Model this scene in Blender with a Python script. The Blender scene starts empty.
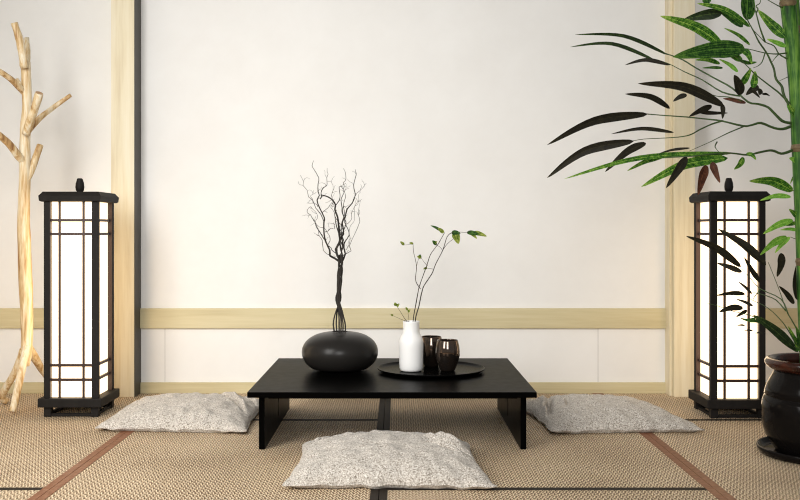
import bpy, bmesh, math, random
from mathutils import Vector, noise

# ---------------------------------------------------------------- camera, world, lights
scene = bpy.context.scene
COL = scene.collection
F, HC, VX, VY = 950.0, 0.8, 397.0, 230.0
cam_d = bpy.data.cameras.new('camera'); cam = bpy.data.objects.new('camera', cam_d); COL.objects.link(cam)
cam.location = (0, 0, HC); cam.rotation_euler = (math.pi / 2, 0, 0)
cam_d.sensor_width = 36; cam_d.lens = F * 36 / 800
cam_d.shift_x = 3 / 800; cam_d.shift_y = -20 / 800
cam_d.clip_start = 0.02
scene.camera = cam
scene.view_settings.view_transform = 'Standard'; scene.view_settings.look = 'None'
scene.view_settings.gamma = 1; scene.view_settings.use_curve_mapping = False
scene.view_settings.exposure = 0.27
scene.cycles.filter_width = 1.1
w = bpy.data.worlds.new('world'); scene.world = w; w.use_nodes = True
w.node_tree.nodes['Background'].inputs[0].default_value = (1.0, 0.985, 0.96, 1)
w.node_tree.nodes['Background'].inputs[1].default_value = 0.24

def area(name, loc, target, sx, sy, power, col, spread=180):
    d = bpy.data.lights.new(name, 'AREA'); d.shape = 'RECTANGLE'; d.size = sx; d.size_y = sy
    d.energy = power; d.color = col; d.spread = math.radians(spread)
    o = bpy.data.objects.new(name, d); COL.objects.link(o); o.location = loc
    o.rotation_euler = (Vector(target) - Vector(loc)).to_track_quat('-Z', 'Y').to_euler()
    return o
area('window_light', (-1.85, 1.3, 1.75), (-0.65, 3.9, 0.2), 1.1, 1.9, 38.5, (1.0, 0.985, 0.955), 125)
area('window_light_front', (-0.1, -0.9, 1.95), (-0.05, 4.6, 1.0), 1.3, 1.9, 22, (1.0, 0.995, 0.985), 90)

def P(px, py, Y):
    """point of the place seen at px, py and standing Y metres into the room"""
    return Vector(((px - VX) * Y / F, Y, HC - (py - VY) * Y / F))

# ---------------------------------------------------------------- helpers
def obj(name, bm, mat, parent=None, smooth=False):
    me = bpy.data.meshes.new(name); bm.normal_update(); bm.to_mesh(me); bm.free()
    for m in (mat if isinstance(mat, (list, tuple)) else [mat]): me.materials.append(m)
    if smooth:
        for p in me.polygons: p.use_smooth = True
    o = bpy.data.objects.new(name, me); COL.objects.link(o)
    if parent:
        o.parent = parent
    return o
def local(o, parent):
    """geometry was written in place coordinates: hang it under a parent that stands elsewhere"""
    o.parent = parent
    off = world_loc(parent)
    for v in o.data.vertices: v.co -= off
    return o
def world_loc(o):
    l = Vector(o.location)
    while o.parent: o = o.parent; l += Vector(o.location)
    return l
def thing(name, label, cat, loc, group=None):
    o = bpy.data.objects.new(name, None); COL.objects.link(o); o.location = loc
    o.empty_display_size = 0.1
    return tag(o, label, cat, group)
def tag(o, label, cat, group=None):
    o['label'] = label; o['category'] = cat
    if group: o['group'] = group
    return o
def struct(o): o['kind'] = 'structure'; return o
def box(bm, x0, x1, y0, y1, z0, z1, bevel=0.0):
    v = [bm.verts.new((x, y, z)) for x in (x0, x1) for y in (y0, y1) for z in (z0, z1)]
    fs = [(0,1,3,2),(4,6,7,5),(0,4,5,1),(2,3,7,6),(0,2,6,4),(1,5,7,3)]
    faces = [bm.faces.new([v[i] for i in f]) for f in fs]
    if bevel:
        es = {e for f in faces for e in f.edges}
        bmesh.ops.bevel(bm, geom=list(es), offset=bevel, segments=2, affect='EDGES', profile=0.6)
def boxes(name, lst, mat, parent=None, bevel=0.0):
    bm = bmesh.new()
    for b in lst: box(bm, *b, bevel=bevel)
    o = obj(name, bm, mat)
    if parent: local(o, parent)
    return o
def lathe(bm, prof, cx=0, cy=0, n=64, close=False):
    rings = []
    for r, z in prof:
        if r < 1e-5: rings.append([bm.verts.new((cx, cy, z))])
        else: rings.append([bm.verts.new((cx + r*math.cos(2*math.pi*i/n), cy + r*math.sin(2*math.pi*i/n), z)) for i in range(n)])
    for a, b in zip(rings, rings[1:]):
        for i in range(n):
            j = (i+1) % n
            if len(a) == 1 and len(b) == 1: continue
            if len(a) == 1: bm.faces.new((a[0], b[j], b[i]))
            elif len(b) == 1: bm.faces.new((a[i], a[j], b[0]))
            else: bm.faces.new((a[i], a[j], b[j], b[i]))
def catmull(pts, sub):
    if len(pts) < 3 or sub < 2:
        return [Vector(p) for p in pts]
    out = []
    for i in range(len(pts)-1):
        p0 = pts[max(i-1,0)]; p1 = pts[i]; p2 = pts[i+1]; p3 = pts[min(i+2,len(pts)-1)]
        for k in range(sub):
            t = k/sub
            out.append(0.5*((2*p1)+(p2-p0)*t+(2*p0-5*p1+4*p2-p3)*t*t+(3*p1-p0-3*p2+p3)*t**3))
    out.append(Vector(pts[-1])); return out
def tube(bm, pts, rads, n=8, sub=3, wob=0.0, seed=0, mat_index=0):
    pts = [Vector(p) for p in pts]
    if not isinstance(rads, (list, tuple)): rads = [rads]*len(pts)
    P4 = [Vector((p.x, p.y, p.z)) for p in pts]
    c = catmull(P4, sub); m = len(c)
    rr = []
    for i in range(m):
        t = i/(m-1)*(len(rads)-1); k = min(int(t), len(rads)-2); f = t-k
        rr.append(rads[k]*(1-f)+rads[k+1]*f)
    up = Vector((0.13, 0.97, 0.21)); rings = []
    for i in range(m):
        d = (c[min(i+1,m-1)]-c[max(i-1,0)])
        if d.length < 1e-9: d = Vector((0,0,1))
        d.normalize()
        a = up - d*up.dot(d)
        if a.length < 1e-4: a = Vector((1,0,0)) - d*d.x
        a.normalize(); b = d.cross(a); up = a
        ring = []
        for k in range(n):
            th = 2*math.pi*k/n
            r = rr[i]
            if wob: r *= 1 + wob*noise.noise(Vector((math.cos(th)*1.5+seed, math.sin(th)*1.5, i*0.45)))
            ring.append(bm.verts.new(c[i] + (a*math.cos(th)+b*math.sin(th))*r))
        rings.append(ring)
    for r0, r1 in zip(rings, rings[1:]):
        for k in range(n):
            f = bm.faces.new((r0[k], r0[(k+1)%n], r1[(k+1)%n], r1[k])); f.smooth = True; f.material_index = mat_index
    f = bm.faces.new(list(reversed(rings[0]))); f.material_index = mat_index
    bm.faces.new(rings[-1]).material_index = mat_index

# ---------------------------------------------------------------- materials
def nt(name):
    m = bpy.data.materials.new(name); m.use_nodes = True
    t = m.node_tree; b = t.nodes['Principled BSDF']
    return m, t, b
def plain(name, col, rough=0.5, metal=0.0, spec=0.5, coat=0.0):
    m, t, b = nt(name)
    b.inputs['Base Color'].default_value = (*col, 1); b.inputs['Roughness'].default_value = rough
    b.inputs['Metallic'].default_value = metal; b.inputs['Specular IOR Level'].default_value = spec
    b.inputs['Coat Weight'].default_value = coat; b.inputs['Coat Roughness'].default_value = 0.05
    # slight procedural variation so that nothing is perfectly flat
    n = t.nodes.new('ShaderNodeTexNoise'); n.inputs['Scale'].default_value = 30
    co = t.nodes.new('ShaderNodeTexCoord'); t.links.new(co.outputs['Object'], n.inputs['Vector'])
    mr = t.nodes.new('ShaderNodeMapRange'); mr.inputs[3].default_value = max(0, rough-0.03); mr.inputs[4].default_value = rough+0.04
    t.links.new(n.outputs[0], mr.inputs[0]); t.links.new(mr.outputs[0], b.inputs['Roughness'])
    return m
def mathn(t, op, a, b=None, c=None):
    n = t.nodes.new('ShaderNodeMath'); n.operation = op
    for i, v in enumerate((a, b, c)):
        if v is None: continue
        if isinstance(v, (int, float)): n.inputs[i].default_value = v
        else: t.links.new(v, n.inputs[i])
    return n.outputs[0]
def ramp(t, fac, stops):
    r = t.nodes.new('ShaderNodeValToRGB'); e = r.color_ramp.elements
    while len(e) < len(stops): e.new(0.5)
    for k, (p, c) in enumerate(stops): e[k].position = p; e[k].color = (*c, 1)
    t.links.new(fac, r.inputs[0]); return r.outputs[0]
def bump(t, b, h, strength=0.3, dist=0.01):
    n = t.nodes.new('ShaderNodeBump'); n.inputs['Strength'].default_value = strength; n.inputs['Distance'].default_value = dist
    t.links.new(h, n.inputs['Height']); t.links.new(n.outputs[0], b.inputs['Normal'])
def coords(t, scale=(1,1,1), kind='Object'):
    co = t.nodes.new('ShaderNodeTexCoord'); mp = t.nodes.new('ShaderNodeMapping'); mp.inputs['Scale'].default_value = scale
    t.links.new(co.outputs[kind], mp.inputs[0]); return mp.outputs[0]
def noisen(t, vec, scale, detail=3, rough=0.5, dist=0.0):
    n = t.nodes.new('ShaderNodeTexNoise'); n.inputs['Scale'].default_value = scale; n.inputs['Detail'].default_value = detail
    n.inputs['Roughness'].default_value = rough; n.inputs['Distortion'].default_value = dist
    t.links.new(vec, n.inputs['Vector']); return n.outputs[0]
def wood(name, stops, axis='Z', rough=0.55, scale=14, stretch=0.06):
    m, t, b = nt(name)
    s = {'X': (stretch,1,1), 'Y': (1,stretch,1), 'Z': (1,1,stretch)}[axis]
    v = coords(t, s)
    a = noisen(t, v, scale, 5, 0.6, 0.6); c = noisen(t, v, scale*5, 3, 0.6)
    f = mathn(t, 'ADD', mathn(t, 'MULTIPLY', a, 0.7), mathn(t, 'MULTIPLY', c, 0.3))
    t.links.new(ramp(t, f, stops), b.inputs['Base Color']); b.inputs['Roughness'].default_value = rough
    bump(t, b, f, 0.15, 0.002)
    return m

def M_wall():
    m, t, b = nt('wall_plaster')
    v = coords(t); a = noisen(t, v, 3.0, 6, 0.65); c = noisen(t, v, 160, 2)
    t.links.new(ramp(t, a, [(0.3, (0.80,0.785,0.755)), (0.7, (0.845,0.835,0.81))]), b.inputs['Base Color'])
    b.inputs['Roughness'].default_value = 0.85; b.inputs['Specular IOR Level'].default_value = 0.2
    bump(t, b, c, 0.05, 0.002); return m
WALL = M_wall()
POSTWOOD = wood('pale_post_wood', [(0.3, (0.60,0.49,0.30)), (0.5, (0.75,0.66,0.46)), (0.68, (0.81,0.74,0.57))], 'Z', 0.5, 16, 0.05)
BEAMWOOD = wood('pale_beam_wood', [(0.3, (0.50,0.42,0.235)), (0.5, (0.60,0.52,0.31)), (0.7, (0.67,0.59,0.385))], 'X', 0.5, 16, 0.05)
POSTSHADE = wood('post_side_shade', [(0.3, (0.033,0.029,0.022)), (0.7, (0.055,0.049,0.038))], 'Z', 0.5)  # dark tone imitating the left post's shaded side
JOINT = plain('panel_seam_paint', (0.55,0.54,0.52), 0.8)

def M_tatami():
    m, t, b = nt('tatami_weave')
    co = t.nodes.new('ShaderNodeNewGeometry'); sp = t.nodes.new('ShaderNodeSeparateXYZ'); t.links.new(co.outputs['Position'], sp.inputs[0])
    x, y = sp.outputs[0], sp.outputs[1]
    rib = mathn(t, 'PINGPONG', mathn(t, 'DIVIDE', x, 0.020), 0.5)          # 0..0.5
    s = mathn(t, 'SINE', mathn(t, 'MULTIPLY', mathn(t, 'ADD', mathn(t, 'DIVIDE', y, 0.027), mathn(t, 'MULTIPLY', rib, 2.2)), 2*math.pi))
    r2 = mathn(t, 'SINE', mathn(t, 'MULTIPLY', mathn(t, 'DIVIDE', x, 0.010), 2*math.pi))
    h = mathn(t, 'ADD', mathn(t, 'MULTIPLY', s, 0.38), mathn(t, 'MULTIPLY', r2, 0.20))
    n = noisen(t, co.outputs['Position'], 110, 3, 0.7)
    n2 = noisen(t, co.outputs['Position'], 2.2, 3)
    f = mathn(t, 'ADD', mathn(t, 'ADD', h, 0.5), mathn(t, 'MULTIPLY', mathn(t, 'SUBTRACT', n, 0.5), 1.5))
    f = mathn(t, 'ADD', f, mathn(t, 'MULTIPLY', mathn(t, 'SUBTRACT', n2, 0.5), 0.55))
    t.links.new(ramp(t, f, [(0.05, (0.14,0.085,0.045)), (0.35, (0.38,0.265,0.16)), (0.65, (0.67,0.50,0.32)), (0.95, (0.92,0.76,0.54))]), b.inputs['Base Color'])
    b.inputs['Roughness'].default_value = 0.62; b.inputs['Specular IOR Level'].default_value = 0.35
    bump(t, b, f, 0.8, 0.004); return m
TATAMI = M_tatami()
def M_border():
    m, t, b = nt('mat_border_cloth')
    v = coords(t); a = noisen(t, v, 60, 3)
    t.links.new(ramp(t, a, [(0.3, (0.20,0.085,0.045)), (0.7, (0.29,0.135,0.075))]), b.inputs['Base Color'])
    b.inputs['Roughness'].default_value = 0.5; b.inputs['Specular IOR Level'].default_value = 0.1; bump(t, b, noisen(t, v, 500, 2), 0.2, 0.001); return m
BORDER = M_border()
BORDER_DARK = plain('mat_border_dark_cloth', (0.028,0.022,0.017), 0.6, spec=0.08)

def M_linen():
    m, t, b = nt('slub_linen')
    v = coords(t)
    a = noisen(t, v, 215, 3, 0.7, 0.8); c = noisen(t, v, 420, 2)
    f = mathn(t, 'ADD', mathn(t, 'MULTIPLY', a, 0.75), mathn(t, 'MULTIPLY', c, 0.25))
    t.links.new(ramp(t, f, [(0.38, (0.14,0.115,0.09)), (0.46, (0.40,0.355,0.30)), (0.53, (0.62,0.57,0.51)), (0.64, (0.84,0.80,0.74))]), b.inputs['Base Color'])
    b.inputs['Roughness'].default_value = 0.9; b.inputs['Specular IOR Level'].default_value = 0.15
    b.inputs['Sheen Weight'].default_value = 0.15
    bump(t, b, f, 0.55, 0.006); return m
LINEN = M_linen()
BLACKWOOD = plain('black_lacquer_wood', (0.0012,0.0011,0.001), 0.3, spec=0.012)
LAMPWOOD = wood('lamp_black_wood', [(0.3, (0.010,0.0085,0.0075)), (0.7, (0.017,0.0145,0.0125))], 'Z', 0.6)
LAMPWOOD.node_tree.nodes['Principled BSDF'].inputs['Specular IOR Level'].default_value = 0.15
LATTICE = wood('lamp_lattice_wood', [(0.3, (0.025,0.010,0.006)), (0.7, (0.05,0.019,0.012))], 'Z', 0.5)
def M_paper():
    m, t, b = nt('lit_lamp_paper')
    v = coords(t); a = noisen(t, v, 120, 3)
    t.links.new(ramp(t, a, [(0.3, (0.9,0.88,0.84)), (0.7, (0.95,0.93,0.9))]), b.inputs['Base Color'])
    b.inputs['Emission Color'].default_value = (1.0, 0.72, 0.42, 1); b.inputs['Emission Strength'].default_value = 2.1
    b.inputs['Roughness'].default_value = 0.8; return m
PAPER = M_paper()
STONE = plain('matte_black_stoneware', (0.016,0.0145,0.013), 0.30, spec=0.16)
WHITECER = plain('white_ceramic', (0.86,0.85,0.83), 0.35)
TRAYM = plain('black_tray_lacquer', (0.0015,0.0015,0.0015), 0.25, spec=0.015)
def M_cup():
    m, t, b = nt('dark_copper_lustre')
    b.inputs['Base Color'].default_value = (0.14,0.075,0.04,1); b.inputs['Metallic'].default_value = 0.9
    b.inputs['Roughness'].default_value = 0.05
    v = coords(t); a = noisen(t, v, 26, 3)
    t.links.new(ramp(t, a, [(0.4, (0.10,0.082,0.07)), (0.75, (0.15,0.10,0.07))]), b.inputs['Base Color']); return m
CUP = M_cup()
TWIG = wood('dark_twig_bark', [(0.3, (0.010,0.008,0.006)), (0.7, (0.04,0.033,0.027))], 'Z', 0.9, 60, 0.3)
STEMB = wood('thin_branch_bark', [(0.3, (0.012,0.008,0.005)), (0.7, (0.045,0.03,0.02))], 'Z', 0.7, 60, 0.3)
TREEWOOD = wood('peeled_branch_wood', [(0.34, (0.25,0.12,0.04)), (0.43, (0.52,0.32,0.13)), (0.50, (0.74,0.57,0.33)), (0.60, (0.87,0.79,0.62))], 'Z', 0.5, 22, 0.09)
CUTWOOD = wood('cut_branch_end', [(0.3, (0.40,0.22,0.10)), (0.7, (0.56,0.36,0.19))], 'Z', 0.6, 40, 0.5)
def M_leaf(name, stops, trans=0.25):
    m, t, b = nt(name)
    v = coords(t); a = noisen(t, v, 70, 5, 0.75); c = noisen(t, v, 420, 2, 0.8)
    f = mathn(t, 'ADD', mathn(t, 'MULTIPLY', a, 0.6), mathn(t, 'MULTIPLY', c, 0.4))
    uv = t.nodes.new('ShaderNodeTexCoord'); su = t.nodes.new('ShaderNodeSeparateXYZ'); t.links.new(uv.outputs['UV'], su.inputs[0])
    q = mathn(t, 'ABSOLUTE', mathn(t, 'SUBTRACT', su.outputs[0], 0.5))
    veins = mathn(t, 'MULTIPLY', mathn(t, 'SINE', mathn(t, 'MULTIPLY', su.outputs[0], 44.0)), 0.05)
    rib = mathn(t, 'MULTIPLY', mathn(t, 'LESS_THAN', q, 0.05), 0.10)
    edge = mathn(t, 'MULTIPLY', mathn(t, 'POWER', mathn(t, 'MULTIPLY', q, 2.0), 3.0), 0.06)
    tipc = mathn(t, 'MULTIPLY', mathn(t, 'POWER', su.outputs[1], 5.0), 0.16)
    f = mathn(t, 'ADD', mathn(t, 'ADD', mathn(t, 'ADD', f, veins), mathn(t, 'ADD', rib, edge)), tipc)
    f = mathn(t, 'SUBTRACT', f, 0.02)
    col = ramp(t, f, stops); t.links.new(col, b.inputs['Base Color']); b.inputs['Roughness'].default_value = 0.6; b.inputs['Specular IOR Level'].default_value = 0.18
    tr = t.nodes.new('ShaderNodeBsdfTranslucent'); t.links.new(col, tr.inputs[0])
    mx = t.nodes.new('ShaderNodeMixShader'); mx.inputs[0].default_value = trans
    t.links.new(b.outputs[0], mx.inputs[1]); t.links.new(tr.outputs[0], mx.inputs[2])
    t.links.new(mx.outputs[0], t.nodes['Material Output'].inputs[0]); return m
LEAF_G = M_leaf('green_leaf', [(0.40, (0.006,0.035,0.005)), (0.50, (0.035,0.14,0.012)), (0.62, (0.20,0.38,0.045)), (0.72, (0.50,0.62,0.14))])
LEAF_D = M_leaf('deep_green_leaf', [(0.40, (0.005,0.020,0.005)), (0.50, (0.018,0.075,0.010)), (0.62, (0.09,0.20,0.03))])
LEAF_Y = M_leaf('bright_green_leaf', [(0.35, (0.06,0.22,0.02)), (0.52, (0.16,0.40,0.045)), (0.68, (0.42,0.66,0.12))], 0.35)
LEAF_O = M_leaf('olive_green_leaf', [(0.40, (0.05,0.09,0.008)), (0.50, (0.17,0.24,0.03)), (0.62, (0.45,0.50,0.12))], 0.35)
LEAF_DK = M_leaf('dark_olive_leaf', [(0.40, (0.006,0.012,0.004)), (0.55, (0.016,0.034,0.008)), (0.72, (0.08,0.13,0.03))], 0.1)
LEAF_B = M_leaf('blackish_leaf', [(0.35, (0.006,0.005,0.003)), (0.52, (0.014,0.012,0.006)), (0.7, (0.035,0.03,0.014))], 0.05)
LEAF_R = M_leaf('red_brown_leaf', [(0.35, (0.02,0.007,0.004)), (0.52, (0.07,0.024,0.012)), (0.7, (0.16,0.06,0.03))], 0.1)
def M_cane():
    m, t, b = nt('bamboo_cane')
    v = coords(t, (1,1,0.08)); a = noisen(t, v, 60, 4, 0.6); d = noisen(t, coords(t), 14, 3)
    f = mathn(t, 'ADD', mathn(t, 'MULTIPLY', a, 0.7), mathn(t, 'MULTIPLY', d, 0.3))
    t.links.new(ramp(t, f, [(0.38, (0.008,0.035,0.006)), (0.5, (0.035,0.12,0.015)), (0.62, (0.13,0.27,0.04))]), b.inputs['Base Color'])
    b.inputs['Roughness'].default_value = 0.5; b.inputs['Specular IOR Level'].default_value = 0.2; return m
CANE = M_cane()
NODE = wood('bamboo_node', [(0.3, (0.06,0.035,0.015)), (0.7, (0.22,0.16,0.07))], 'X', 0.6, 60, 0.4)
SHOOT = wood('bamboo_shoot_green', [(0.3, (0.012,0.03,0.006)), (0.7, (0.055,0.11,0.02))], 'Z', 0.5, 60, 0.4)
POTM = plain('black_glazed_pot', (0.007,0.006,0.0055), 0.14, spec=0.07)
POTRIM = wood('dark_red_brown_glaze', [(0.42, (0.005,0.003,0.002)), (0.68, (0.07,0.018,0.009))], 'X', 0.15, 9, 1)
POTRIM.node_tree.nodes['Principled BSDF'].inputs['Specular IOR Level'].default_value = 0.3
SOIL = wood('potting_soil', [(0.3, (0.015,0.01,0.007)), (0.7, (0.05,0.035,0.022))], 'X', 0.95, 60, 1)

# ---------------------------------------------------------------- room shell
YW = 4.66
XL, XR = -1.96, 3.0
struct(boxes('floor', [(XL-0.1, XR, -2.5, YW+0.1, -0.08, -0.03)], plain('floor_board', (0.38,0.29,0.20), 0.6)))
struct(boxes('wall_back', [(XL-0.1, XR, YW, YW+0.1, -0.03, 2.7)], WALL))
struct(boxes('wall_left', [(XL-0.1, XL, 2.3, YW, -0.03, 2.7)], WALL))
PLx0, PLx1, PRx0, PRx1 = -1.370, -1.2555, 1.322, 1.428
PYF = 4.55
# horizontal rail and skirting between the posts
for i, (a, b) in enumerate(((XL, PLx0), (PLx1, PRx0), (PRx1, XR))):
    struct(boxes('trim_%d' % (i+1), [(a, b, YW-0.018, YW, 0.319, 0.417)], BEAMWOOD, bevel=0.0015))
    struct(boxes('baseboard_' + ('left', 'back', 'right')[i], [(a, b, YW-0.014, YW, 0.0, 0.054)], BEAMWOOD, bevel=0.0015))
# posts
struct(boxes('trim_4', [(PLx0, PLx1-0.003, PYF, YW, 0.0, 2.7)], POSTWOOD, bevel=0.002))
struct(boxes('trim_5', [(PRx0+0.006, PRx1, PYF, YW, 0.0, 2.7)], POSTWOOD, bevel=0.002))
struct(boxes('trim_6', [(PLx1-0.003, PLx1, PYF+0.0005, YW, 0.0, 2.7)], POSTSHADE))  # added strip, coloured dark as the shade on the post's inner face
struct(boxes('trim_7', [(PRx0-0.008, PRx0+0.006, PYF+0.03, YW, 0.0, 2.7)], POSTWOOD, bevel=0.002))
# thin seams between the lower wall panels
for i, px in enumerate((165, 598)):
    x = (px-VX)*YW/F
    struct(boxes('trim_%d' % (8+i), [(x-0.0015, x+0.0015, YW-0.001, YW+0.002, 0.054, 0.319)], JOINT))

# tatami mats
XB = [XL, -1.07, -0.055, 0.98, 2.01]
def mat_(ci, y0, y1, label):
    x0, x1 = XB[ci]+0.001, XB[ci+1]-0.001
    y0 += 0.001; y1 -= 0.001
    if y1 > YW-0.02: y1 = YW
    t = thing('tatami_mat', label, 'floor mat', ((x0+x1)/2, (y0+y1)/2, -0.03), 'tatami mats laid on the floor')
    bw, bs = 0.025, 0.013
    boxes('mat_body', [(x0+bw, x1-bw, y0+bs, y1-bs, -0.03, 0.0)], TATAMI, t)
    for a, b in ((x0, x0+bw), (x1-bw, x1)):
        boxes('side_border', [(a, b, y0, y1, -0.03, 0.0012)], BORDER_DARK if (ci == 1 and a > x0+0.1) or (ci == 2 and a == x0) else BORDER, t)
    for a, b in ((y0, y0+bs), (y1-bs, y1)):
        if b >= YW-0.001 or a < 1.0: continue
        boxes('end_border', [(x0+bw, x1-bw, a, b, -0.03, 0.0010)], BORDER_DARK, t)
mat_(0, 0.80, 2.934, 'tan woven floor mat in the bottom left corner, ahead of the coat stand mat')
mat_(0, 2.934, YW, 'tan woven floor mat under the branch coat stand and left lantern')
mat_(1, 1.87, 4.00, 'tan woven floor mat under the left cushion and left half of the low table')
mat_(1, 4.00, YW, 'short strip of tan floor mat against the wall behind the left cushion')
mat_(2, 0.80, 2.934, 'tan woven floor mat at the bottom edge, right of the front cushion seam')
mat_(2, 2.934, YW, 'tan woven floor mat under the right half of the low table')
mat_(3, 1.87, 4.00, 'tan woven floor mat under the black potted bamboo')
mat_(3, 4.00, YW, 'tan woven floor mat under the right lantern by the wall')

# ---------------------------------------------------------------- low table
TZ = 0.22
tb = thing('low_table', 'low black lacquered table standing between the three floor cushions', 'table', (-0.015, 3.85, 0))
boxes('tabletop', [(-0.536, 0.500, 3.395, 4.30, TZ-0.020, TZ)], BLACKWOOD, tb, 0.002)
boxes('apron', [(-0.47, 0.44, 3.47, 3.485, TZ-0.036, TZ-0.0202)], BLACKWOOD, tb, 0.001)
boxes('apron', [(-0.47, 0.44, 4.20, 4.215, TZ-0.036, TZ-0.0202)], BLACKWOOD, tb, 0.001)
for x0, x1 in ((-0.503, -0.482), (0.450, 0.471)):
    bm = bmesh.new()
    # side board with a slender pointed slot through it
    outl = [(3.46,0.0012),(4.26,0.0012),(4.26,TZ-0.0202),(3.88,TZ-0.0202),(3.865,0.045),(3.85,0.045),(3.84,TZ-0.0202),(3.46,TZ-0.0202)]
    a = [bm.verts.new((x0,y,z)) for y,z in outl]; b = [bm.verts.new((x1,y,z)) for y,z in outl]
    bm.faces.new(a); bm.faces.new(list(reversed(b)))
    for i in range(len(a)): j=(i+1)%len(a); bm.faces.new((a[j],a[i],b[i],b[j]))
    bmesh.ops.recalc_face_normals(bm, faces=bm.faces)
    local(obj('leg', bm, BLACKWOOD), tb)

# ---------------------------------------------------------------- cushions
def cushion(corners, thick, label, seed, crease):
    """corners: front-left, front-right, back-right, back-left on the floor"""
    fl, fr, br, bl = [Vector((*c, 0)) for c in corners]
    ctr = (fl+fr+br+bl)/4
    root = thing('floor_cushion', label, 'cushion', (ctr.x, ctr.y, 0), 'linen floor cushions around the low table')
    N = 180
    bm = bmesh.new(); top = {}; bot = {}
    def pos(u, v):
        # u, v in -1..1; sides pulled in between the corners
        pin = 0.065
        uu = u*(1 - pin*(1-v*v)); vv = v*(1 - pin*(1-u*u))
        uu += 0.012*noise.noise(Vector((v*5+seed, u*1.0, 3.1)))*abs(u)
        vv += 0.030*noise.noise(Vector((u*7+seed, v*1.0, 7.7)))*abs(v)
        s, t = (uu+1)/2, (vv+1)/2
        return (fl*(1-s)+fr*s)*(1-t) + (bl*(1-s)+br*s)*t
    def hgt(u, v):
        e = max(0.0, (1-abs(u)**2.3))*max(0.0, (1-abs(v)**2.3))
        h = thick*(e**0.47)
        # lifted pinched corners
        c = (abs(u)*abs(v))**6
        w = 0.0
        # edge gathers
        ed = max(abs(u), abs(v)); tt = v if abs(u) > abs(v) else u
        w += 0.011*noise.noise(Vector((tt*11+seed*3, seed, 0)))*max(0, (ed-0.55)/0.45)*(1-ed)*4
        w += 0.006*noise.noise(Vector((u*2.2+seed, v*2.2, 1.3)))*e
        w += 0.0035*noise.noise(Vector((u*9+seed, v*5, 4.3)))*e**0.5
        # creases running diagonally in from one end
        for (cu, cv, ang, ln, dep) in crease:
            du, dv = u-cu, v-cv
            a = du*math.cos(ang)+dv*math.sin(ang); b = -du*math.sin(ang)+dv*math.cos(ang)
            b += 0.04*math.sin(a*6+seed)
            w -= 2.6*dep*math.exp(-(b/0.036)**2)*math.exp(-(a/ln)**2)*min(1, e*4)
            w += dep*0.9*math.exp(-((b-0.075)/0.045)**2)*math.exp(-(a/ln)**2)*min(1, e*4)
        return h + w, c
    for i in range(N+1):
        for j in range(N+1):
            # denser sampling near the rim
            u = math.sin((i/N-0.5)*math.pi); v = math.sin((j/N-0.5)*math.pi)
            p = pos(u, v); h, c = hgt(u, v)
            edge = i in (0, N) or j in (0, N)
            tt = (v if i in (0, N) else u)
            rimz = 0.0155 + 0.0095*noise.noise(Vector((u*6+seed, v*6, 9))) 
            e = max(0.0, (1-abs(u)**2.3))*max(0.0, (1-abs(v)**2.3))
            top[i,j] = bm.verts.new((p.x, p.y, rimz + h))
            if edge: bot[i,j] = top[i,j]
            else: bot[i,j] = bm.verts.new((p.x, p.y, max(0.0018, rimz - 0.05*(e**0.5))))
    for i in range(N):
        for j in range(N):
            bm.faces.new((top[i,j], top[i+1,j], top[i+1,j+1], top[i,j+1]))
            bm.faces.new((bot[i,j], bot[i,j+1], bot[i+1,j+1], bot[i+1,j]))
    local(obj('cover', bm, LINEN, smooth=True), root)
    # stitched seam round the edge
    bm = bmesh.new(); loop = []
    for k in range(160):
        q = k/40; s = int(q); f = (q-s)*2-1
        u, v = [(f,-1),(1,f),(-f,1),(-1,-f)][s]
        p = pos(u, v); z = 0.0155 + 0.0095*noise.noise(Vector((u*6+seed, v*6, 9)))
        loop.append(Vector((p.x, p.y, z)))
    loop.append(loop[0].copy())
    tube(bm, loop, 0.0032, 6, 1)
    local(obj('seam', bm, LINEN), root)
    return root
cushion([(-0.350,2.915),(0.302,2.90),(0.262,3.47),(-0.342,3.46)], 0.089,
        'beige linen floor cushion in front of the low table, nearest the viewer', 1.3,
        [(0.70,0.45,-0.75,0.24,0.014),(0.58,0.15,-0.8,0.34,0.014),(0.84,0.25,-0.8,0.22,0.014),(0.62,-0.15,-0.7,0.2,0.012),(-0.8,0.55,1.0,0.2,0.008)])
cushion([(-1.195,3.76),(-0.588,3.70),(-0.575,4.32),(-1.18,4.30)], 0.077,
        'beige linen floor cushion between the left lantern and the low table', 5.2,
        [(0.50,0.35,-0.9,0.38,0.014),(0.68,0.10,-0.95,0.3,0.013),(0.80,0.55,-0.9,0.2,0.007)])
cushion([(0.600,3.70),(1.205,3.73),(1.08,4.30),(0.53,4.28)], 0.074,
        'grey beige linen floor cushion to the right of the low table', 9.4,
        [(-0.7,0.3,1.0,0.28,0.018),(-0.82,-0.1,1.1,0.25,0.014),(-0.5,0.0,1.0,0.2,0.008),(-0.6,0.65,0.9,0.2,0.008)])

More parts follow.
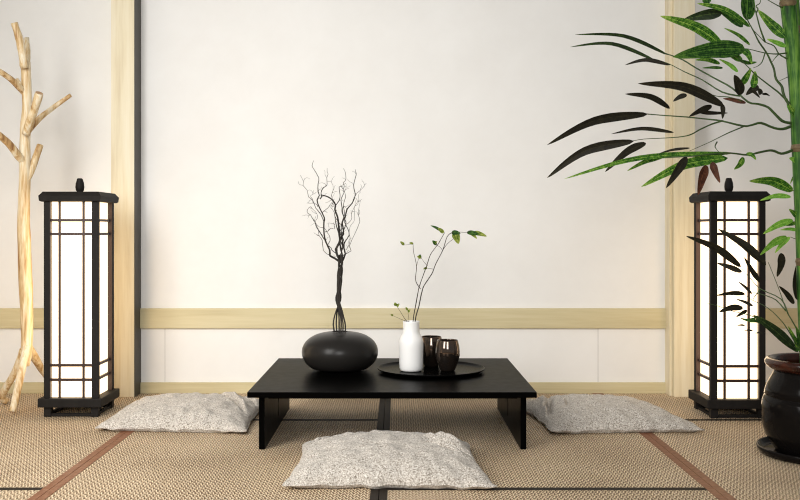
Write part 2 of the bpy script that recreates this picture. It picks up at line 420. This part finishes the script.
# ---------------------------------------------------------------- lanterns
def lantern(cx, y0, label):
    W = 0.232; x0, x1 = cx-W/2, cx+W/2; y1 = y0+W; cy = (y0+y1)/2
    t = thing('floor_lantern', label, 'lamp', (cx, cy, 0), 'square paper floor lanterns')
    zb, zt = 0.082, 0.925
    pw = 0.026
    for px in (x0, x1-pw):
        for py in (y0, y1-pw):
            boxes('corner_post', [(px, px+pw, py, py+pw, zb-0.002, zt)], LAMPWOOD, t, 0.0015)
    # plinth, feet and foot rails
    boxes('plinth', [(x0-0.020, x1+0.020, y0-0.020, y1+0.020, 0.044, 0.082)], LAMPWOOD, t, 0.004)
    for px in (x0, x1-0.030):
        for py in (y0, y1-0.030):
            boxes('foot', [(px, px+0.030, py, py+0.030, 0.0013, 0.0442)], LAMPWOOD, t, 0.0015)
    for a in ((x0+0.03, x1-0.03, y0+0.006, y0+0.022), (x0+0.03, x1-0.03, y1-0.022, y1-0.006),
              (x0+0.006, x0+0.022, y0+0.03, y1-0.03), (x1-0.022, x1-0.006, y0+0.03, y1-0.03)):
        boxes('foot_rail', [(*a, 0.003, 0.014)], LAMPWOOD, t, 0.001)
    # roof cap: chamfered slab
    bm = bmesh.new(); o = 0.015
    lv = [(o-0.008, 0.921), (o, 0.925), (o+0.002, 0.946), (o-0.012, 0.964)]
    rings = [[bm.verts.new(p) for p in ((x0-e,y0-e,z),(x1+e,y0-e,z),(x1+e,y1+e,z),(x0-e,y1+e,z))] for e, z in lv]
    bm.faces.new(list(reversed(rings[0]))); bm.faces.new(rings[-1])
    for a, b in zip(rings, rings[1:]):
        for i in range(4): bm.faces.new((a[i], a[(i+1)%4], b[(i+1)%4], b[i]))
    cap = local(obj('cap', bm, LAMPWOOD), t)
    bm = bmesh.new()
    lathe(bm, [(0,0.962),(0.011,0.962),(0.012,0.968),(0.017,0.974),(0.019,0.988),(0.0175,1.005),(0.0135,1.018),(0.0125,1.024),(0.009,1.027),(0,1.027)], cx, cy, 20)
    local(obj('finial', bm, LAMPWOOD, smooth=True), cap)
    # paper screens with lattice bars
    rc = 0.021
    for side in range(4):
        bm = bmesh.new(); lb = bmesh.new()
        def B(m, a0, a1, d0, d1, z0, z1):
            # a runs along the side, d is depth inward from the outer face
            if side == 0: box(m, x0+a0, x0+a1, y0+d0, y0+d1, z0, z1)
            elif side == 1: box(m, x0+a0, x0+a1, y1-d1, y1-d0, z0, z1)
            elif side == 2: box(m, x0+d0, x0+d1, y0+a0, y0+a1, z0, z1)
            else: box(m, x1-d1, x1-d0, y0+a0, y0+a1, z0, z1)
        B(bm, pw-0.004, W-pw+0.004, rc, rc+0.003, zb, zt-0.002)
        s = local(obj('paper_screen', bm, PAPER), t)
        if side < 2:
            for f in (0.205, 0.775):
                a = pw+(W-2*pw)*f; B(lb, a-0.0044, a+0.0044, rc-0.010, rc+0.0005, zb, zt-0.002)
        for a in (pw-0.0005, W-pw-0.0015):  # red-brown linings whose colour imitates lamp glow on the posts' inner faces
            B(lb, a, a+0.002, 0.001, rc+0.0005, zb, zt-0.002)
        for z in (0.842, 0.783, 0.220, 0.158):
            B(lb, pw-0.001, W-pw+0.001, rc-0.011, rc-0.001, z-0.0056, z+0.0056)
        local(obj('lattice', lb, LATTICE), s)
    return t
lantern(-1.394, 4.06, 'black framed white paper floor lantern beside the branch coat stand')
lantern(1.448, 4.03, 'black framed white paper floor lantern behind the potted bamboo')

# ---------------------------------------------------------------- coat stand
def coat_stand():
    t = thing('branch_coat_stand', 'pale peeled wood branch coat stand left of the lantern', 'coat stand', (-1.66, 4.2, 0))
    s = 4.2/F
    def pt(px, py, Y=4.2): return P(px, py, Y)
    bm = bmesh.new()
    tube(bm, [pt(26,366),pt(26.5,350),pt(27,318),pt(25.5,285),pt(24.5,250),pt(23.5,220),pt(24.5,190),pt(25,160),pt(25.5,130),pt(27,105),pt(26.5,85),pt(25.5,62)],
         [0.014,0.024,0.027,0.029,0.028,0.026,0.025,0.023,0.022,0.021,0.022,0.021], 16, 4, 0.16, 2)
    local(obj('trunk', bm, TREEWOOD), t)
    def limb(name, pts, r, seed):
        bm = bmesh.new(); n = 14
        tube(bm, pts, r, n, 4, 0.2, seed)
        bm.faces.ensure_lookup_table(); bm.faces[-1].material_index = 1
        local(obj(name, bm, [TREEWOOD, CUTWOOD]), t)
    limb('branch', [pt(24.5,68,4.17),pt(22,52,4.15),pt(19,38,4.14),pt(14.3,23,4.13)], [0.017,0.017,0.0165,0.015], 3)
    limb('branch', [pt(26.5,64,4.24),pt(28,55,4.26),pt(26.5,38,4.28)], [0.013,0.011,0.011], 4)
    limb('branch', [pt(24,92,4.2),pt(17,85,4.15),pt(8,77,4.1),pt(-9,66,4.05)], [0.016,0.014,0.012,0.011], 5)
    limb('branch', [pt(24,90,4.24),pt(19,83,4.27),pt(17,80,4.29)], [0.013,0.010,0.009], 15)
    limb('branch', [pt(26,134,4.17),pt(31,118,4.14),pt(36,105,4.12),pt(39.5,93,4.10)], [0.019,0.0185,0.0175,0.0165], 6)
    limb('branch', [pt(29,130,4.22),pt(40,118,4.24),pt(54,107,4.26),pt(71,95,4.28)], [0.014,0.012,0.011,0.008], 7)
    limb('branch', [pt(24,162,4.2),pt(17,154,4.16),pt(8,143,4.12),pt(-9,128,4.06)], [0.019,0.017,0.016,0.014], 8)
    limb('branch', [pt(27,180,4.2),pt(33,166,4.22),pt(40,145,4.25)], [0.014,0.016,0.015], 9)
    limb('leg', [pt(27,346,4.18),pt(23,364,4.15),pt(17,392,4.11),pt(12.4,412,4.08)], [0.018,0.017,0.016,0.015], 10)
    limb('leg', [pt(24,350,4.22),pt(15,372,4.26),pt(2,396,4.33),Vector((-1.79,4.36,0.014))], [0.018,0.016,0.015,0.014], 11)
    limb('leg', [pt(28,346,4.22),pt(36,360,4.30),pt(46,375,4.38),Vector((-1.56,4.45,0.014))], [0.020,0.018,0.015,0.013], 12)
coat_stand()

# ---------------------------------------------------------------- black vase with twigs
vx, vy = (340-VX)*3.94/F, 3.94
bm = bmesh.new(); z0 = TZ+0.0008
prof = [(0,z0),(0.085,z0),(0.095,z0+0.004)]
for k in range(1, 26):
    a = -math.pi/2*0.62 + k/25*(math.pi/2*0.62+math.pi/2*0.93)
    r = 0.158*math.cos(a)**0.72; z = z0+0.075+0.083*math.sin(a)*(1.0 if a > 0 else 1.06)
    if z > z0+0.004: prof.append((r, z))
rt = 0.036; zt_ = z0+0.159
prof = [p for p in prof if not (p[0] < rt and p[1] > z0+0.1)]
prof += [(rt, zt_), (rt-0.004, zt_-0.001), (rt-0.004, zt_-0.008), (0.10, zt_-0.04), (0.13, z0+0.07), (0.07, z0+0.012), (0, z0+0.012)]
lathe(bm, prof, 0, 0, 72)
v = obj('round_vase', bm, STONE, smooth=True)
for q in v.data.vertices: q.co.z -= z0
v.location = (vx, vy, z0)
tag(v, 'squat black pebble-shaped vase holding the bare twigs', 'vase')

random.seed(4)
def twigs():
    t = thing('twig_bundle', 'bundle of bare dark twisted twigs standing in the black vase', 'twigs', (vx, vy, z0+0.013))
    Y = 3.94
    def px(l, y0=0.0, y1=0.0):
        n = len(l); return [P(a, b, Y) + Vector((0, 1, 0))*((y0+(y1-y0)*i/max(1,n-1))) for i, (a, b) in enumerate(l)]
    # stems up out of the vase and twisted together
    base = [(334,331),(336.5,331),(339,332),(341,331),(343,331),(345.5,331)]
    for k, (bx, by) in enumerate(base):
        bm = bmesh.new(); a = k*1.05
        pts = [Vector((vx+0.012*math.cos(a), vy+0.012*math.sin(a), z0+0.016)), P(bx, by-1, Y)+Vector((0, 0.012*math.sin(a), 0)),
               P(bx+(338-bx)*0.25, 315, Y)+Vector((0, 0.014*math.sin(a), 0))]
        for q, yy in enumerate((300, 290, 280, 270, 262)):
            pts.append(P(338.5+(340.5-338.5)*q/4 + 2.0*math.cos(a+q*0.8), yy, Y)+Vector((0, 0.008*math.sin(a+q*0.8), 0)))
        pts.append(P(340.5 + 1.6*math.cos(a+4), 255, Y))
        pts = pts[:2] + [p + Vector((random.uniform(-1,1)*.002,0,random.uniform(-1,1)*.002)) for p in pts[2:]]
        tube(bm, pts, [0.0030,0.0032,0.0032,0.0034,0.0034,0.0034,0.0032,0.003,0.0028], 7, 4, 0.35, k)
        local(obj('stem', bm, TWIG), t)
    S = [
     ([(340,262),(330,255.6),(325.6,241),(324,222),(319.6,207.6),(319.6,195.6),(318.4,183.6),(314,169),(314,161)], 0.0040, 0.0008, -0.02),
     ([(320,199),(321,193),(324.4,187),(327,184),(328,174),(327,168)], 0.0022, 0.0006, 0.01),
     ([(339,259),(340,241),(337.6,217),(335.7,205),(330,198),(321,195)], 0.0046, 0.0022, -0.01),
     ([(336,205),(340,196),(339,187),(344,187),(345.5,180),(345,172),(343,168)], 0.0017, 0.0006, 0.03),
     ([(343,258),(343.6,234),(345,217),(352,203),(354.4,191),(356,174),(355,169)], 0.0034, 0.0007, 0.03),
     ([(353,200),(358,192),(364,186),(366,183)], 0.0011, 0.0005, 0.03),
     ([(341,260),(351,251),(354.4,234),(358,215),(360,200)], 0.0014, 0.0005, 0.06),
     ([(325,240),(320,232),(316,225),(312,217),(308,213),(311,207),(314,210)], 0.0018, 0.0006, -0.04),
     ([(324,222),(316,208),(309,197),(304,186),(301.6,176)], 0.0016, 0.0005, -0.05),
     ([(338,256),(332,250),(328,245),(330,236),(325,228),(316,222),(318,214),(312,208)], 0.0015, 0.0006, -0.06),
     ([(344,250),(342,236),(346,224),(342,212),(341,200),(344,192),(341,186),(346,183)], 0.0022, 0.0006, 0.0),
     ([(341,252),(339,238),(343,228),(338,222),(334,213),(330,207),(333,200)], 0.0018, 0.0006, 0.05),
     ([(340,256),(345,242),(348,229),(345,219),(343,208),(346,196),(345,186)], 0.0020, 0.0006, -0.03),
     ([(329,255),(322,240),(318,232),(315,224),(315,216)], 0.0012, 0.0005, 0.04),
     ([(325,232),(330,229),(335,229),(336,220)], 0.0014, 0.0005, -0.02),
     ([(322,213),(328,208),(332,203),(336,207)], 0.0014, 0.0006, -0.03),
     ([(318,207),(313,203),(310,196),(313,190)], 0.0012, 0.0005, 0.02),
     ([(331,198),(333,190),(331,182),(334,176)], 0.0009, 0.0004, 0.02),
     ([(342,262),(343,246),(341,230),(344,216),(343,205)], 0.0034, 0.0012, 0.02),
     ([(340,262),(337,248),(339,234),(336,222),(337,210)], 0.0032, 0.0010, -0.02),
     ([(347,224),(352,218),(355,206),(359,200),(361,192)], 0.0010, 0.0004, -0.03),
     ([(346,250),(350,238),(350,226),(354,212),(355,200)], 0.0010, 0.0004, 0.05),
    ]
    for k, (l, r0, r1, dy) in enumerate(S):
        pts = px(l, 0, dy)
        # crooked in-between points
        full = []
        for i, p in enumerate(pts):
            full.append(p)
            if i < len(pts)-1:
                m = (p+pts[i+1])/2; L = (pts[i+1]-p).length
                full.append(m + Vector((random.uniform(-1,1), random.uniform(-1,1), random.uniform(-1,1)))*L*0.2)
        n = len(full); bm = bmesh.new()
        tube(bm, full, [(r0+(r1-r0)*i/(n-1))*1.1 for i in range(n)], 6, 2, 0.35, k)
        # fine curled side sprigs
        for q in range(3):
            i = random.randrange(1, n-1); p = full[i].copy(); d = (full[min(i+1, n-1)]-full[i-1]).normalized()
            sd = random.choice((-1, 1)); L = random.uniform(0.008, 0.022)
            pp = [p]; ang = sd*random.uniform(0.5, 1.1)
            for w_ in range(4):
                ca, sa = math.cos(ang), math.sin(ang)
                dd = Vector((d.x*ca - d.z*sa, d.y+random.uniform(-.4,.4), d.x*sa + d.z*ca))
                p = p + dd.normalized()*L*0.45; pp.append(p.copy()); ang += random.uniform(-0.8, 0.8)
            tube(bm, pp, [0.0008, 0.0004], 5, 2)
        local(obj('twig', bm, TWIG), t)
twigs()

# ---------------------------------------------------------------- tray, white vase, branch, cups
tx, ty = (431-VX)*3.90/F, 3.90
bm = bmesh.new(); z = 0
lathe(bm, [(0,0),(0.185,0),(0.205,0.003),(0.219,0.011),(0.221,0.014),(0.218,0.0155),(0.213,0.012),(0.20,0.0075),(0.185,0.006),(0,0.006)], 0, 0, 96)
o = obj('round_tray', bm, TRAYM, smooth=True); o.location = (tx, ty, TZ+0.0008)
tag(o, 'round black lacquer tray under the white vase and two cups', 'tray')
ZT = TZ+0.0008+0.0062
wx, wy = (411.2-VX)*3.87/F, 3.87
bm = bmesh.new()
prof = [(0,0),(0.038,0),(0.044,0.003),(0.0475,0.012),(0.0485,0.03),(0.0495,0.10),(0.0495,0.118),(0.047,0.130),(0.041,0.142),(0.0352,0.152),(0.0335,0.162),(0.0335,0.195),(0.0345,0.201),(0.0325,0.2025),(0.0305,0.199),(0.030,0.165),(0.040,0.135),(0.045,0.118),(0.044,0.02),(0.036,0.008),(0,0.008)]
lathe(bm, prof, 0, 0, 56)
o = obj('white_vase', bm, WHITECER, smooth=True); o.location = (wx, wy, ZT)
tag(o, 'white ceramic bottle vase holding a leafy branch', 'vase')
sb = o.modifiers.new('bevel', 'BEVEL'); sb.width = 0.0008; sb.segments = 1; sb.limit_method = 'ANGLE'

def blade(bm, spine, wdir, width, fold=0.25, base_round=0.35, n_w=4, mi=0):
    """a leaf: a folded blade along a spine of points"""
    c = catmull([Vector(p) for p in spine], 7); m = len(c); rows = []; uvl = bm.loops.layers.uv.verify()
    for i, p in enumerate(c):
        s = i/(m-1)
        wd = width*0.5*((s/0.34)**0.42*(1.0-0.18*(s/0.34-1)**2) if s < 0.34 else 1.0)*(max(0.0, 1-max(0.0, (s-0.12)/0.88)**2.0)**0.85)*1.06
        wd = max(wd, width*0.012)
        d = (c[min(i+1,m-1)]-c[max(i-1,0)]).normalized()
        a = (wdir - d*wdir.dot(d)).normalized(); nn = d.cross(a)
        row = []
        for k in range(-n_w//2, n_w//2+1):
            q = k/(n_w/2)
            row.append(bm.verts.new(p + a*wd*q + nn*abs(q)*wd*fold))
        rows.append(row)
    for r0, r1 in zip(rows, rows[1:]):
        for k in range(len(r0)-1):
            f = bm.faces.new((r0[k], r0[k+1], r1[k+1], r1[k])); f.smooth = True; f.material_index = mi
            i0 = rows.index(r0); n = len(r0)-1
            for lp, (uu, vv) in zip(f.loops, ((k/n, i0/(m-1)), ((k+1)/n, i0/(m-1)), ((k+1)/n, (i0+1)/(m-1)), (k/n, (i0+1)/(m-1)))):
                lp[uvl].uv = (uu, vv)

def leafy_branch():
    Y = 3.87
    t = thing('leafy_branch', 'thin dark branch with a few small green leaves in the white vase', 'branch', (wx, wy, ZT+0.009))
    bot = Vector((wx, wy, ZT+0.012))
    def line(l, r0, r1, dy0, dy1, name='stem', root=False):
        n = len(l); pts = [P(a, b, Y)+Vector((0, dy0+(dy1-dy0)*i/(n-1), 0)) for i, (a, b) in enumerate(l)]
        if root: pts = [bot+Vector((random.uniform(-.01,.01), 0, 0))] + pts
        bm = bmesh.new(); tube(bm, pts, [r0, (r0+r1)/2, r1], 7, 4, 0.25, l[0][0])
        return local(obj(name, bm, STEMB), t)
    line([(413,322),(415.5,306),(418,292),(419,287),(422,278),(427,264),(430.4,254),(437.6,244),(441,238),(444,232.5)], 0.0022, 0.0011, 0.0, -0.05, root=True)
    line([(415,322),(419,306),(421.5,294),(424,286),(432,274),(436,264),(443,250.5),(447.5,237),(453,232.5),(460,232)], 0.0027, 0.0011, 0.0, 0.04, root=True)
    line([(442,252),(448,244),(455.6,238)], 0.0012, 0.0008, 0.03, 0.06)
    line([(420.5,289),(415.5,280),(416.5,266),(413.5,252),(413,244)], 0.0016, 0.0009, 0.0, -0.03)
    line([(413,244),(408,244.5),(403,245)], 0.0008, 0.0005, -0.03, -0.04)
    line([(427.7,266),(424,262),(421,257.7)], 0.0010, 0.0006, -0.02, -0.02)
    line([(416.5,266),(418,260),(419,257)], 0.0008, 0.0006, -0.02, -0.02)
    line([(442,250),(440,247),(436,245)], 0.0009, 0.0006, -0.02, -0.02)
    line([(433,269),(430,268.5),(427,268)], 0.0009, 0.0006, 0, -0.02)
    line([(460,232),(468,232.6),(474,232.5)], 0.0010, 0.0006, 0.04, 0.06)
    line([(409,322),(405,319),(400,311),(396,305)], 0.0012, 0.0006, 0.0, 0.0)
    line([(407,321.5),(400,319),(392.5,316)], 0.0010, 0.0005, 0.0, 0.02)
    line([(409,322),(408.5,316),(407.5,309)], 0.0008, 0.0004, -0.01, -0.02)
    L = [ # base, tip, width px, dy, material
      ((455,233),(459,244),8.5,0.04,LEAF_O),((452,233),(461,233.5),5,0.04,LEAF_D),
      ((468,232.5),(481,235),5,0.06,LEAF_D),((474,232.5),(488,236.5),5,0.06,LEAF_O),((471,232.5),(478,239),4,0.06,LEAF_O),
      ((436,245),(432,240.5),3.5,-0.02,LEAF_D),((434,243.5),(437,242),3,-0.02,LEAF_O),
      ((443,233),(437,228),4,-0.05,LEAF_O),((441,231),(430,225.5),2.8,-0.05,LEAF_D),
      ((413,244),(409,243),2.5,-0.03,LEAF_O),((404,245),(400,241.5),3,-0.04,LEAF_O),
      ((421,258),(417,256.5),3.5,-0.02,LEAF_O),((427,268),(423,269),2.5,-0.02,LEAF_O),((419,257),(421,255),2.5,-0.02,LEAF_D),
      ((396,306),(394.5,302.5),3.5,0.0,LEAF_O),((397,307),(399.5,303.5),2.5,0.0,LEAF_O),((393,316.3),(390.5,315),2,0.02,LEAF_O),
      ((407.5,310),(405.5,306.5),2.2,-0.02,LEAF_O),((408,312),(410.5,309),2.2,-0.02,LEAF_O)]
    for (b, e, wpx, dy, mt) in L:
        p0 = P(*b, Y)+Vector((0,dy,0)); p2 = P(*e, Y)+Vector((0,dy-0.008,0)); mid = (p0+p2)/2+Vector((0,-0.003,0.0025))
        d = (p2-p0).normalized(); wd = Vector((-d.z, 0.25, d.x))
        bm = bmesh.new(); blade(bm, [p0, mid, p2], wd, wpx*Y/F, 0.2)
        local(obj('leaf', bm, mt), t)
leafy_branch()

def cup(x, y, label):
    bm = bmesh.new()
    prof = [(0,0),(0.026,0),(0.029,0.002),(0.034,0.012),(0.043,0.035),(0.0495,0.062),(0.0505,0.080),(0.0475,0.103),(0.0425,0.122),(0.0415,0.1255),(0.0400,0.1250),(0.0405,0.121),(0.046,0.10),(0.0485,0.08),(0.0475,0.062),(0.041,0.035),(0.03,0.012),(0,0.008)]
    lathe(bm, prof, 0, 0, 56)
    o = obj('cup', bm, CUP, smooth=True); o.location = (x, y, ZT)
    tag(o, label, 'cup', 'lustrous dark cups on the tray')
cup((447.6-VX)*3.87/F, 3.87, 'shiny dark copper cup at the right, nearer the tray edge')
cup((431.3-VX)*4.0/F, 4.0, 'shiny dark copper cup behind, between the white vase and the other cup')

# ---------------------------------------------------------------- potted bamboo
PX, PY = (818-VX)*3.38/F, 3.38
bm = bmesh.new()
lathe(bm, [(0,0.0014),(0.185,0.0014),(0.197,0.004),(0.205,0.018),(0.207,0.026),(0.203,0.030),(0.199,0.027),(0.193,0.014),(0.180,0.0095),(0,0.0095)], 0, 0, 96)
o = obj('plant_saucer', bm, POTM, smooth=True); o.location = (PX, PY, 0)
tag(o, 'round black saucer under the bamboo pot', 'saucer')
bamboo = thing('potted_bamboo', 'tall green bamboo with long drooping leaves in a glossy black pot at the right edge', 'plant', (PX, PY, 0.01))
bm = bmesh.new()
body = [(0,0.0102),(0.135,0.0102),(0.142,0.014),(0.157,0.035),(0.176,0.066),(0.186,0.100),(0.1895,0.130),(0.1895,0.165),(0.186,0.190),(0.181,0.204),(0.1765,0.207),(0.1765,0.211),(0.180,0.214),(0.175,0.236),(0.166,0.258),(0.155,0.278),(0.149,0.292),(0.148,0.302)]
inner = [(0.140,0.302),(0.140,0.27),(0.150,0.23),(0,0.23)]
lathe(bm, body+inner, PX, PY, 96)
pot = local(obj('pot', bm, POTM, smooth=True), bamboo)
bm = bmesh.new()
lathe(bm, [(0.1475,0.300),(0.156,0.303),(0.170,0.311),(0.1775,0.322),(0.178,0.331),(0.173,0.339),(0.163,0.343),(0.151,0.341),(0.144,0.333),(0.1415,0.318),(0.1415,0.300)], PX, PY, 96)
local(obj('rim', bm, POTRIM, smooth=True), pot)
bm = bmesh.new(); lathe(bm, [(0,0.300),(0.14,0.298)], PX, PY, 48)
for q in bm.verts: q.co.z += 0.006*noise.noise(q.co*30)
local(obj('soil', bm, SOIL, smooth=True), bamboo)
def dY(px, py):
    """how deep into the room the bamboo reaches above a given spot: branches sweep to and fro round the canes"""
    k = min(1.0, max(0.0, (795-px)/110))
    return 3.38 + k*(0.13*math.sin(px*0.021+py*0.013) - 0.12*math.cos(py*0.035) )
def B(px, py, e=0.0): return P(px, py, dY(px, py)+e)
# canes
def cane(pts, r, nodes, dyo):
    c = [B(a, b)+Vector((0, dyo, 0)) for a, b in pts]
    c[-1] = Vector((c[-1].x, c[-1].y, 0.29))
    bm = bmesh.new(); tube(bm, c, r, 20, 5)
    s = local(obj('cane', bm, CANE), bamboo)
    fine = catmull(c, 40)
    for ny in nodes:
        zt = HC-(ny-VY)*3.38/F
        p = min(fine, key=lambda q: abs(q.z-zt))
        bm = bmesh.new(); tube(bm, [p+Vector((0,0,-0.014)), p+Vector((0,0,-0.004)), p, p+Vector((0,0,0.005)), p+Vector((0,0,0.016))],
                               [r*0.99, r*1.06, r*1.13, r*1.08, r*0.99], 20, 2)
        local(obj('cane_node', bm, NODE), s)
cane([(782,-70),(785,-30),(787.5,0),(793,50),(797,95),(799.5,150),(803,230),(805,300),(807,345),(808,370)], 0.0262, [4, 148, 262, -60], 0)
cane([(797,-70),(800,0),(806,70),(812,150),(816,250),(818,370)], 0.022, [28, 180, 300], 0.06)
cane([(832,-70),(830,60),(826,200),(824,370)], 0.018, [90, 220], -0.05)
# side shoots
BR = [
 [(797,127),(792,126),(783,129),(774,128),(761,123),(752,125),(743,126),(722,121),(705,119),(686,117),(665,115.5),(647,114)],
 [(797,124),(790,123),(782,121),(774,113),(767.5,107),(758,104),(748,102),(732,88),(714,78),(696,68),(683,60),(670,55),(655,50)],
 [(740,96),(722,92),(702.5,80),(685,72),(667,63),(652,60)],
 [(798,149),(795,149),(788,152),(781,153.6),(774,151),(768.5,150.5),(758,152.6),(747.5,155),(730,153),(712,154),(695,156),(676,157),(660,157.5)],
 [(745,126),(728,133),(710,142),(689.5,151)],
 [(722,121),(712,124),(699,130),(692,134),(683,136.5),(665,138),(644,139),(632,141)],
 [(797,112),(791,106),(786,100),(783,92),(781.6,86),(776,79),(774,69),(770,60),(766,52),(759,42),(754,32),(748,21),(746,14)],
 [(795,62),(787.6,59),(779,54),(774,46),(765,42),(759,36),(753,30)],
 [(765,42),(760,28),(756,13),(753,4),(750,-10)],
 [(796,52),(786,53),(776,54),(765,53),(748,49),(740,49)],
 [(779,54),(776,57),(772,62)],
 [(797,73),(790,76),(779,81)],
 [(785,8),(780,6.6),(768,0),(758,-8)],
 [(786,100),(778,92),(770,86),(756,75),(750,69),(744,63),(738,58),(733,55)],
 [(756,13),(758,9),(756,6),(760,3),(761,-4)],
 [(765,53),(762,62),(758,66),(753,68)],
 [(717,142),(715,147),(719,152)],
 [(742,101),(728,97),(716,96),(700,90)],
 [(805,345),(794,324),(786.6,311),(780,292),(771,269),(768,262)],
 [(806,350),(797,345),(784,324),(768,308),(752,300),(744,294)],
 [(788,314),(781,299),(760.6,289),(750,278),(742,269)],
 [(806,352),(792,345),(776,333),(758,319),(745,314),(732,311),(718,306),(706,303)],
 [(760,290),(755,296),(753,300)],
 [(786,311),(776,300),(764,295),(752,292)],
 [(800,240),(796,239),(790,237)],
 [(800,192),(796,191),(792,190)],
]
for k, l in enumerate(BR):
    bm = bmesh.new(); n = len(l); low = l[0][1] > 280 or n < 5
    r0 = 0.0058 if (n > 8) else 0.0032
    if low: r0 = 0.0026
    tube(bm, [B(a, b) for a, b in l], [r0, r0*0.75, r0*0.5, r0*0.32], 7, 3, 0.2, k)
    local(obj('shoot', bm, SHOOT), bamboo)
# leaves: base, middle, tip, width in px, colour, tip lean in depth
G, D, Yl, K, R, DK = LEAF_G, LEAF_D, LEAF_Y, LEAF_B, LEAF_R, LEAF_DK
LV = [
 ((722,45),(695,27),(660,16),11,G,-.06), ((722,13),(704,15),(683,20),10,DK,.05), ((750,27),(724,10),(697,3.5),7.5,G,-.05),
 ((743,27),(730,17),(718,10),7,D,.03), ((745,49),(712,50),(673,57),17,D,-.05), ((746,20),(747,0),(745,-30),16,D,.06),
 ((786,38),(772,25),(758,10),9,G,.05), ((786,47),(777,43),(767,39),5.5,Yl,.03), ((750,45),(738,35),(724,28),4,G,-.03),
 ((708,4),(706,-2),(700,-10),8,D,.02), ((720,64),(708,60),(695,60),5,G,.03), ((723,68),(713,67.5),(702,68),3,D,.04),
 ((738,72),(730,65),(719,59),4,Yl,.03), ((742,50),(748,54),(752,64),6,G,-.03), ((738,60),(748,63),(757,62),4,D,.02),
 ((742,61),(735,57),(727,54),6.5,G,.03), ((741,85),(746,77),(751,68),7,G,-.03), ((753,88),(754.5,80),(755,71),6.5,G,.03),
 ((741,95),(738,85),(734,75),11,K,-.03), ((759,87),(753,89),(746,95),7,K,.03), ((751,90),(755,93),(760,98),4,K,-.02),
 ((762,94),(766,94),(770,96),2.2,K,.02), ((757,88),(760,92),(759,95),6,K,-.03),
 ((724,106),(684,87),(638,83.5),9.5,K,-.08), ((687,95),(680,97),(673,101.5),5,K,.02), ((712,106),(701,110),(689,116.5),6,K,-.03),
 ((698,112),(712,113),(728,113),4,K,.02), ((722,104),(723,111),(722.5,119),4.5,K,-.02), ((746,103),(734,100),(723,98.5),4,R,.03),
 ((670,108.5),(650,97),(625,94),6.5,K,-.05), ((670,65),(646,60),(625,65),4.2,K,.04), ((668,55),(624,36),(575,34.5),3.6,DK,-.08),
 ((656,61),(612,44),(570,47),4.2,DK,.06), ((648,114),(594,121),(547,145),8.5,K,-.10), ((634,141),(585,151),(547,178),9,K,.08),
 ((646,143),(627,152),(605,172),7.5,K,-.05), ((674,132.5),(642,128.5),(611,134),3.8,K,.04), ((735,153),(640,158),(564,179),5.5,G,-.05),
 ((728,158),(684,165),(641,187),10,G,-.07), ((665,156),(646,161),(627,171),5,G,.05), ((690,148),(672,150),(656,155),2.6,K,.02),
 ((687,157),(678,170),(666,188),8.5,K,-.04), ((706,165),(702,178),(698,195),9.5,R,.03), ((712,162),(715,171),(720,183),6.5,R,-.03),
 ((743,157),(740,164),(734,169.5),6,G,.02), ((746,154),(752,155),(756,160),4.5,G,-.02), ((725,154),(700,158),(676,165),4,D,.03),
 ((793,191),(772,181),(749,181),9.5,G,-.05), ((791,197),(776,196),(760,200.5),5,Yl,.04), ((799,162),(794,160),(789,158),6,Yl,-.02),
 ((799,218),(794,213),(789,209),5,G,-.02), ((793,220),(778,225),(763,234),6.5,Yl,-.03), ((798,230.5),(790,229),(780,230),3.4,Yl,.02),
 ((787,237),(773,243),(760,255),7.5,Yl,-.04), ((790,237),(782,244),(775,253),4.5,Yl,.03), ((799,222),(788,224),(778,223),4,G,.04),
 ((741,267),(716,248),(686,236),7.5,K,-.05), ((766,265),(744,245),(718,229),9,K,.04), ((742,272),(730,267),(717,263),5.2,K,.03),
 ((760,282),(752,271),(744,257),5.5,K,-.03), ((781,253),(781,264),(777,277),7.5,K,.03), ((794,304),(787,294),(779,286),5,K,-.03),
 ((752,294),(745,287),(738,281.5),3,K,.02), ((745,294),(732,293),(716,295.5),4.5,K,-.03), ((753,306),(745,302),(736,299),3,K,.02),
 ((743,308),(731,308),(719,312),6,K,-.03), ((747,310),(742,313),(736,317),4.2,K,.02), ((797,300),(796,280),(799,258),8,K,.05),
 ((796,350),(774,330),(753,315),10,DK,-.05), ((798,352),(784,338),(770,326),6,D,.04), ((800,352),(795,340),(788,326),5,G,.03),
 ((745,325.5),(741,325),(737,325.5),1.8,K,.01), ((753,331),(749,330),(744,330.5),1.8,K,.01), ((763,333),(759,332.5),(755,333.5),1.8,K,.01),
 ((799,347),(799,338),(796,326),5,D,-.03), ((756,318),(748,320),(740,318),3,D,.02), ((765,323),(757,321),(749,322),4,D,-.02),
 ((799,170),(794,176),(790,184),3,G,.02), ((798,128),(795,116),(789,104),6,G,-.03), ((796,120),(789,108),(787,98),4,Yl,.02),
]
for k, (b, mtip, e, wpx, mt, dy) in enumerate(LV):
    Yb = dY(*b); pb = P(*b, Yb); pe = P(*e, Yb+dy); pm = P(*mtip, Yb+dy*0.4)
    # the middle point is on the blade
    ctl = pm
    d = (pe-pb).normalized(); tilt = 0.35*math.sin(k*2.3)
    wd = Vector((-d.z, tilt, d.x))
    bm = bmesh.new(); blade(bm, [pb, ctl, pe], wd, wpx*1.05*Yb/F*math.sqrt(1+tilt*tilt), 0.22)
    o = local(obj('leaf', bm, mt), bamboo)
    if mt is K: o['label'] = 'blackish withered leaf'
    if mt is R: o['label'] = 'red-brown withered leaf'
